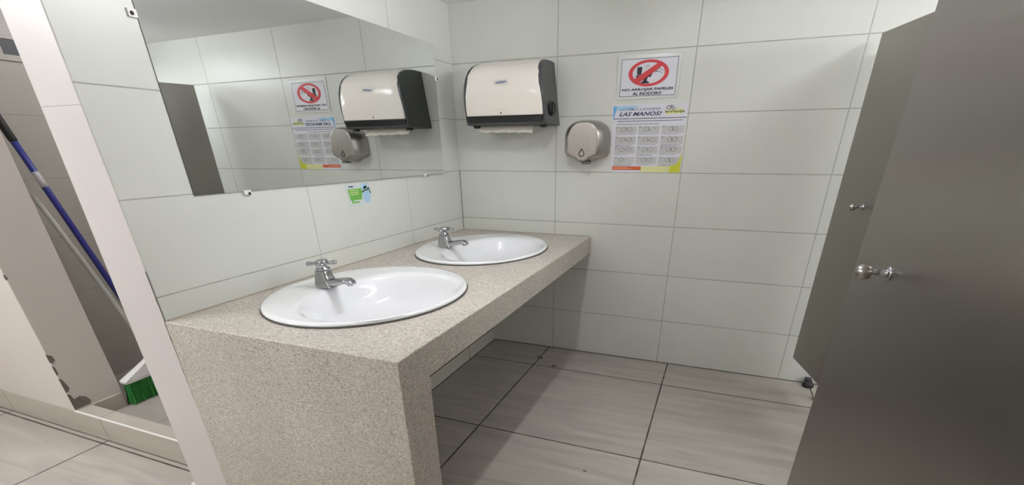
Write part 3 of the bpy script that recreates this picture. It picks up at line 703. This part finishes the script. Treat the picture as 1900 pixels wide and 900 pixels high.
for r, (zt, zb) in enumerate(rowz):
    for c in range(3):
        ux0 = 1.0885 + c * 0.135; ux1 = ux0 + (0.124 if c < 2 else 0.128)
        idx += 1
        cells, draws, caps, nums = bmesh.new(), bmesh.new(), bmesh.new(), bmesh.new()
        quad(cells, ux0, ux1, zb, zt, YP(0.0020))
        text_into(nums, '%02d' % idx, ux0 + 0.003, ux0 + 0.016, zt - 0.009, zt - 0.001, YP(0.0026), bold=0.02)
        cx_, cz_ = ux0 + 0.066, (zt + zb) / 2
        k = idx
        for side in (-1, 1):        # two simple outlined hands, differently turned in each cell
            if k in (2, 10) and side == 1: continue
            ox = cx_ + side * (0.020 if k % 3 else 0.012); sc = 0.0105
            tw = rnd.uniform(-0.7, 0.7)
            pts = []
            for i in range(26):
                t = 2 * PI * i / 25
                rad = sc * (1 + 0.32 * math.cos(5 * t + tw)) * (1.15 if math.sin(t) > 0 else 0.85)
                pts.append((ox + rad * 1.35 * math.cos(t + tw), cz_ + 0.001 + rad * math.sin(t + tw)))
            stroke(draws, pts, 0.0009, 0.0024)
        stroke(draws, [(cx_ - 0.008, cz_ + 0.010), (cx_ + 0.004, cz_ - 0.004)], 0.0014, 0.0025)
        if k in (2, 4, 6, 7, 9, 11):
            stroke(draws, [(cx_ + 0.02, cz_ + 0.012), (cx_ + 0.034, cz_ + 0.006)], 0.0012, 0.0025)
        for j in range(1 if (r == 0 or k % 2) else 2):
            ll = rnd.uniform(0.6, 0.95) * (ux1 - ux0)
            uu = ux0 + 0.002
            while uu < ux0 + ll:
                ww = rnd.uniform(0.004, 0.012); quad(caps, uu, min(uu + ww, ux0 + ll), zb - 0.0055 - j * 0.0050, zb - 0.0030 - j * 0.0050, YP(0.0022)); uu += ww + 0.002
        ce = pl(link('drawing_cell', cells, M['print_grey'], ps))
        for nm_, b_m, mt_ in (('hand_drawing', draws, M['print_dgrey']), ('step_number', nums, M['print_dgrey']), ('caption', caps, M['print_dgrey'])):
            link(nm_, b_m, mt_, ce)
caps = bmesh.new()
uu = 1.093
while uu < 1.34:
    ww = rnd.uniform(0.005, 0.014); quad(caps, uu, uu + ww, 1.4995, 1.5030, YP(0.0022)); uu += ww + 0.0022
uu = 1.093
pl(link('intro_line', caps, M['print_dgrey'], ps))
bm = bmesh.new(); quad(bm, 1.083, 1.2585, 1.2540, 1.2750, YP(0.0021)); pl(link('orange_box', bm, M['print_orange'], ps))
bm = bmesh.new(); quad(bm, 1.094, 1.178, 1.2655, 1.2685, YP(0.0024)); quad(bm, 1.094, 1.205, 1.2600, 1.2625, YP(0.0024)); pl(link('orange_box_lines', bm, mat('printing peach', (232, 170, 130), .6), ps))
bm = bmesh.new()
poly(bm, [YP(0.0017)(u, v) for u, v in ((1.2585, 1.2425), (1.488, 1.2425), (1.488, 1.286), (1.430, 1.279), (1.2585, 1.2745))]); pl(link('pale_yellow_band', bm, M['print_lyellow'], ps))
bm = bmesh.new()
poly(bm, [YP(0.0024)(u, v) for u, v in ((1.427, 1.2425), (1.4895, 1.2425), (1.4910, 1.350), (1.484, 1.330), (1.474, 1.297), (1.455, 1.284), (1.432, 1.280))]); pl(link('yellow_corner', bm, M['print_yellow'], ps))

# ------------------------------------------------------------------ stall doors
def door(name, label, P0, ang, length, z0, z1, knob_y, knob_z, kr, kl, th=0.028):
    """P0 = free edge (x, y); the sheet runs from it towards the camera, turned ang from the -y axis"""
    t0 = thing(name, label, 'stall door', (P0[0], P0[1], z0), -PI / 2 + ang)
    bm = bmesh.new(); box(bm, 0, length, 0, th, 0, z1 - z0); link('panel', bm, M['panel'], t0, bevel=0.0025)
    # knob: rose, neck, rounded head, on the room side (local -y)
    bm = bmesh.new(); lathe(bm, [(kr * 1.0, 0.0), (kr * 1.0, -0.003), (kr * 0.7, -0.006), (kr * 0.42, -0.008), (kr * 0.40, -kl * 0.45), (kr * 0.55, -kl * 0.52)], (knob_y, 0, knob_z - z0), axis='y', n=24)
    kk = link('knob', bm, M['chrome'], t0, smooth=True)
    bm = bmesh.new(); lathe(bm, [(kr * 0.45, -kl * 0.50), (kr * 0.92, -kl * 0.58), (kr * 1.08, -kl * 0.72), (kr * 1.02, -kl * 0.86), (kr * 0.75, -kl * 0.96), (0.001, -kl)], (knob_y, 0, knob_z - z0), axis='y', n=24)
    link('knob_head', bm, M['steel'], kk, smooth=True)
    for zz in (0.28, (z1 - z0) - 0.28):
        bm = bmesh.new(); tube(bm, [(length + 0.006, 0.012, zz - 0.05), (length + 0.006, 0.012, zz + 0.05)], 0.009); link('hinge', bm, M['steel'], t0, smooth=True)
    return t0
far = door('stall_door', 'grey metal stall door with small knob, ajar beside the back wall', (2.320, -0.100), math.radians(13.45), 0.86, 0.205, 1.845, 0.285, 1.118, 0.016, 0.062)
near = door('stall_door', 'large grey metal stall door with round knob in the right foreground', (2.142, -1.520), math.radians(5.0), 1.25, 0.205, 1.845, 0.228, 1.098, 0.0175, 0.074)
pt = thing('stall_post', 'narrow grey metal stall post standing by the back wall behind the far stall door', 'stall post', (2.485, -0.20, 0))
bm = bmesh.new(); box(bm, 2.470, 2.498, -0.50, -0.20, 0.12, 1.852); pl(link('post_panel', bm, M['panel'], pt, bevel=0.002))
for yy in (-0.23, -0.45):
    bm = bmesh.new(); tube(bm, [(2.484, yy, 0.012), (2.484, yy, 0.125)], 0.011); lathe(bm, [(0.026, 0.0008), (0.026, 0.008), (0.018, 0.014), (0.011, 0.018)], (2.484, yy, 0))
    pl(link('leg', bm, M['steel'], pt, smooth=True))
ft = thing('door_stop', 'black rubber door stop on the floor at the foot of the back wall', 'door stop', (2.457, -0.052, 0))
bm = bmesh.new(); lathe(bm, [(0.030, 0.001), (0.034, 0.006), (0.033, 0.018), (0.024, 0.030), (0.012, 0.040), (0.001, 0.042)]); link('rubber', bm, M['black'], ft, smooth=True)
bm = bmesh.new(); box(bm, -0.018, 0.018, 0.0, 0.050, 0.012, 0.045); link('bracket', bm, M['housing_dark'], ft, bevel=0.003)

# posts that carry the doors, out of the photo's sight behind them
for nm, lb, (hx, hy), an in (('stall_post', 'grey metal stall post hinged to the far stall door', (2.530, -0.965), 0.20), ('stall_post', 'grey metal stall post hinged to the near stall door', (2.262, -2.790), 0.09)):
    t0 = thing(nm, lb, 'stall post', (hx, hy, 0), -PI / 2 + an)
    bm = bmesh.new(); box(bm, 0.0, 0.22, 0.0, 0.03, 0.0005, 1.86); link('post_panel', bm, M['panel'], t0, bevel=0.002)

# ------------------------------------------------------------------ broom and mop in the closet
br = thing('broom', 'broom with green bristles and grey handle leaning in the closet opening', 'broom', (-1.27, -1.60, 0.06))
def W(o): return pl(o)
bm = bmesh.new(); tube(bm, [(-1.262, -1.598, 0.300), (-1.40, -1.6045, 0.585), (-1.60, -1.612, 0.985), (-1.772, -1.6215, 1.312)], 0.0125, n=16); W(link('handle', bm, M['grey_pole'], br, smooth=True))
bm = bmesh.new()
loft(bm, [rrect(-1.270, -1.610, 0.188, 0.026, 0.180, 0.012), rrect(-1.270, -1.610, 0.204, 0.030, 0.186, 0.012), rrect(-1.270, -1.610, 0.210, 0.029, 0.182, 0.012), rrect(-1.268, -1.605, 0.250, 0.024, 0.105, 0.012), rrect(-1.266, -1.600, 0.290, 0.020, 0.036, 0.012), rrect(-1.258, -1.598, 0.335, 0.019, 0.019, 0.012)])
W(link('head', bm, M['white_plastic'], br, bevel=0.003))
bm = bmesh.new(); rb_ = random.Random(5)
for i in range(620):
    y = -1.610 + rb_.uniform(-0.172, 0.172); x = -1.270 + rb_.uniform(-0.020, 0.020)
    sp = (y + 1.610) * 0.10; dx = rb_.uniform(-0.018, 0.018); hgt = 0.0615 + rb_.uniform(0, 0.006)
    r = 0.0022
    a = [bm.verts.new((x + r * math.cos(t), y + r * math.sin(t), 0.190)) for t in (0, 2.1, 4.2)]
    b = [bm.verts.new((x + dx + r * .8 * math.cos(t), y + sp + rb_.uniform(-0.006, 0.006), hgt)) for t in (0, 2.1, 4.2)]
    for j in range(3): bm.faces.new((a[j], a[(j + 1) % 3], b[(j + 1) % 3], b[j]))
box(bm, -1.288, -1.252, -1.775, -1.445, 0.068, 0.192)
o = W(link('bristles', bm, M['bristle'], br)); o['kind'] = 'stuff'
mp_ = thing('mop', 'mop with dark blue handle and black grip leaning in the closet opening', 'mop', (-1.5, -1.40, 0.06))
p1, p2 = Vector((-1.7, -1.6083, 1.5135)), Vector((-1.5, -1.4051, 0.0146))
def lerp(k): return p1.lerp(p2, k)
bm = bmesh.new(); tube(bm, [lerp(-0.02), lerp(0.3), lerp(0.6), lerp(0.93)], 0.0155, n=16); W(link('handle', bm, M['blue_pole'], mp_, smooth=True))
bm = bmesh.new(); tube(bm, [lerp(-0.055), lerp(-0.04), lerp(0.055), lerp(0.06)], [0.010, 0.0185, 0.0185, 0.016], n=16); W(link('grip', bm, M['black'], mp_, smooth=True))
bm = bmesh.new(); tube(bm, [lerp(0.155), lerp(0.205)], 0.0162, n=16); o = W(link('handle_label', bm, mat('pale tape', (188, 186, 190), 0.5, noise=0.25, nscale=60), mp_, smooth=True)); o['label'] = 'pale printed label band'
bm = bmesh.new()
for i in range(40):
    a = 2 * PI * i / 40; q = Vector((-1.5, -1.405, 0.2)); rr = 0.075 + 0.02 * rb_.random()
    tube(bm, [(q.x, q.y, 0.19), (q.x + rr * .6 * math.cos(a), q.y + rr * .6 * math.sin(a), 0.15), (q.x + rr * math.cos(a), q.y + rr * math.sin(a), 0.070)], 0.009, n=6)
W(link('mop_head', bm, M['navy'], mp_, smooth=True))
# vent block high on the closet wall
vt = thing('wall_vent', 'small dark vent opening with pale ledge high on the closet wall', 'vent', (-1.8, -1.40, 1.84))
bm = bmesh.new(); box(bm, -1.7990, -1.788, -1.62, -1.05, 1.795, 1.822); box(bm, -1.7990, -1.788, -1.62, -1.05, 1.890, 1.905); W(link('frame', bm, M['tile_rows'], vt, bevel=0.002))
bm = bmesh.new(); box(bm, -1.7990, -1.7965, -1.425, -1.05, 1.823, 1.889); W(link('opening', bm, M['housing_dark'], vt))

# ------------------------------------------------------------------ ceiling lamps
names = ['short tube lamp on the ceiling above the washbasin aisle', 'long tube lamp on the ceiling at the left of the room', 'long tube lamp on the ceiling behind the camera', 'long tube lamp on the ceiling above the stalls', 'added unseen fill lamp on the closet ceiling']
for (lx, ly, ln, ax, e), lb in zip(LAMPS, names):
    t0 = thing('ceiling_lamp', lb, 'lamp', (lx, ly, H), 0 if ax == 'y' else PI / 2, 'ceiling tube lamps')
    bm = bmesh.new(); box(bm, -0.022, 0.022, -ln / 2 - 0.03, ln / 2 + 0.03, -0.030, -0.0005); link('lamp_housing', bm, M['trim_white'], t0, bevel=0.003)
    for sy in (-1, 1):
        bm = bmesh.new(); box(bm, -0.015, 0.015, sy * (ln / 2 + 0.012) - 0.010, sy * (ln / 2 + 0.012) + 0.010, -0.130, -0.0302); link('lamp_holder', bm, M['trim_white'], t0, bevel=0.003)
    bm = bmesh.new(); tube(bm, [(0, -ln / 2, -0.112), (0, ln / 2, -0.112)], 0.016, n=12); link('tube', bm, emit('lamp light', e), t0)
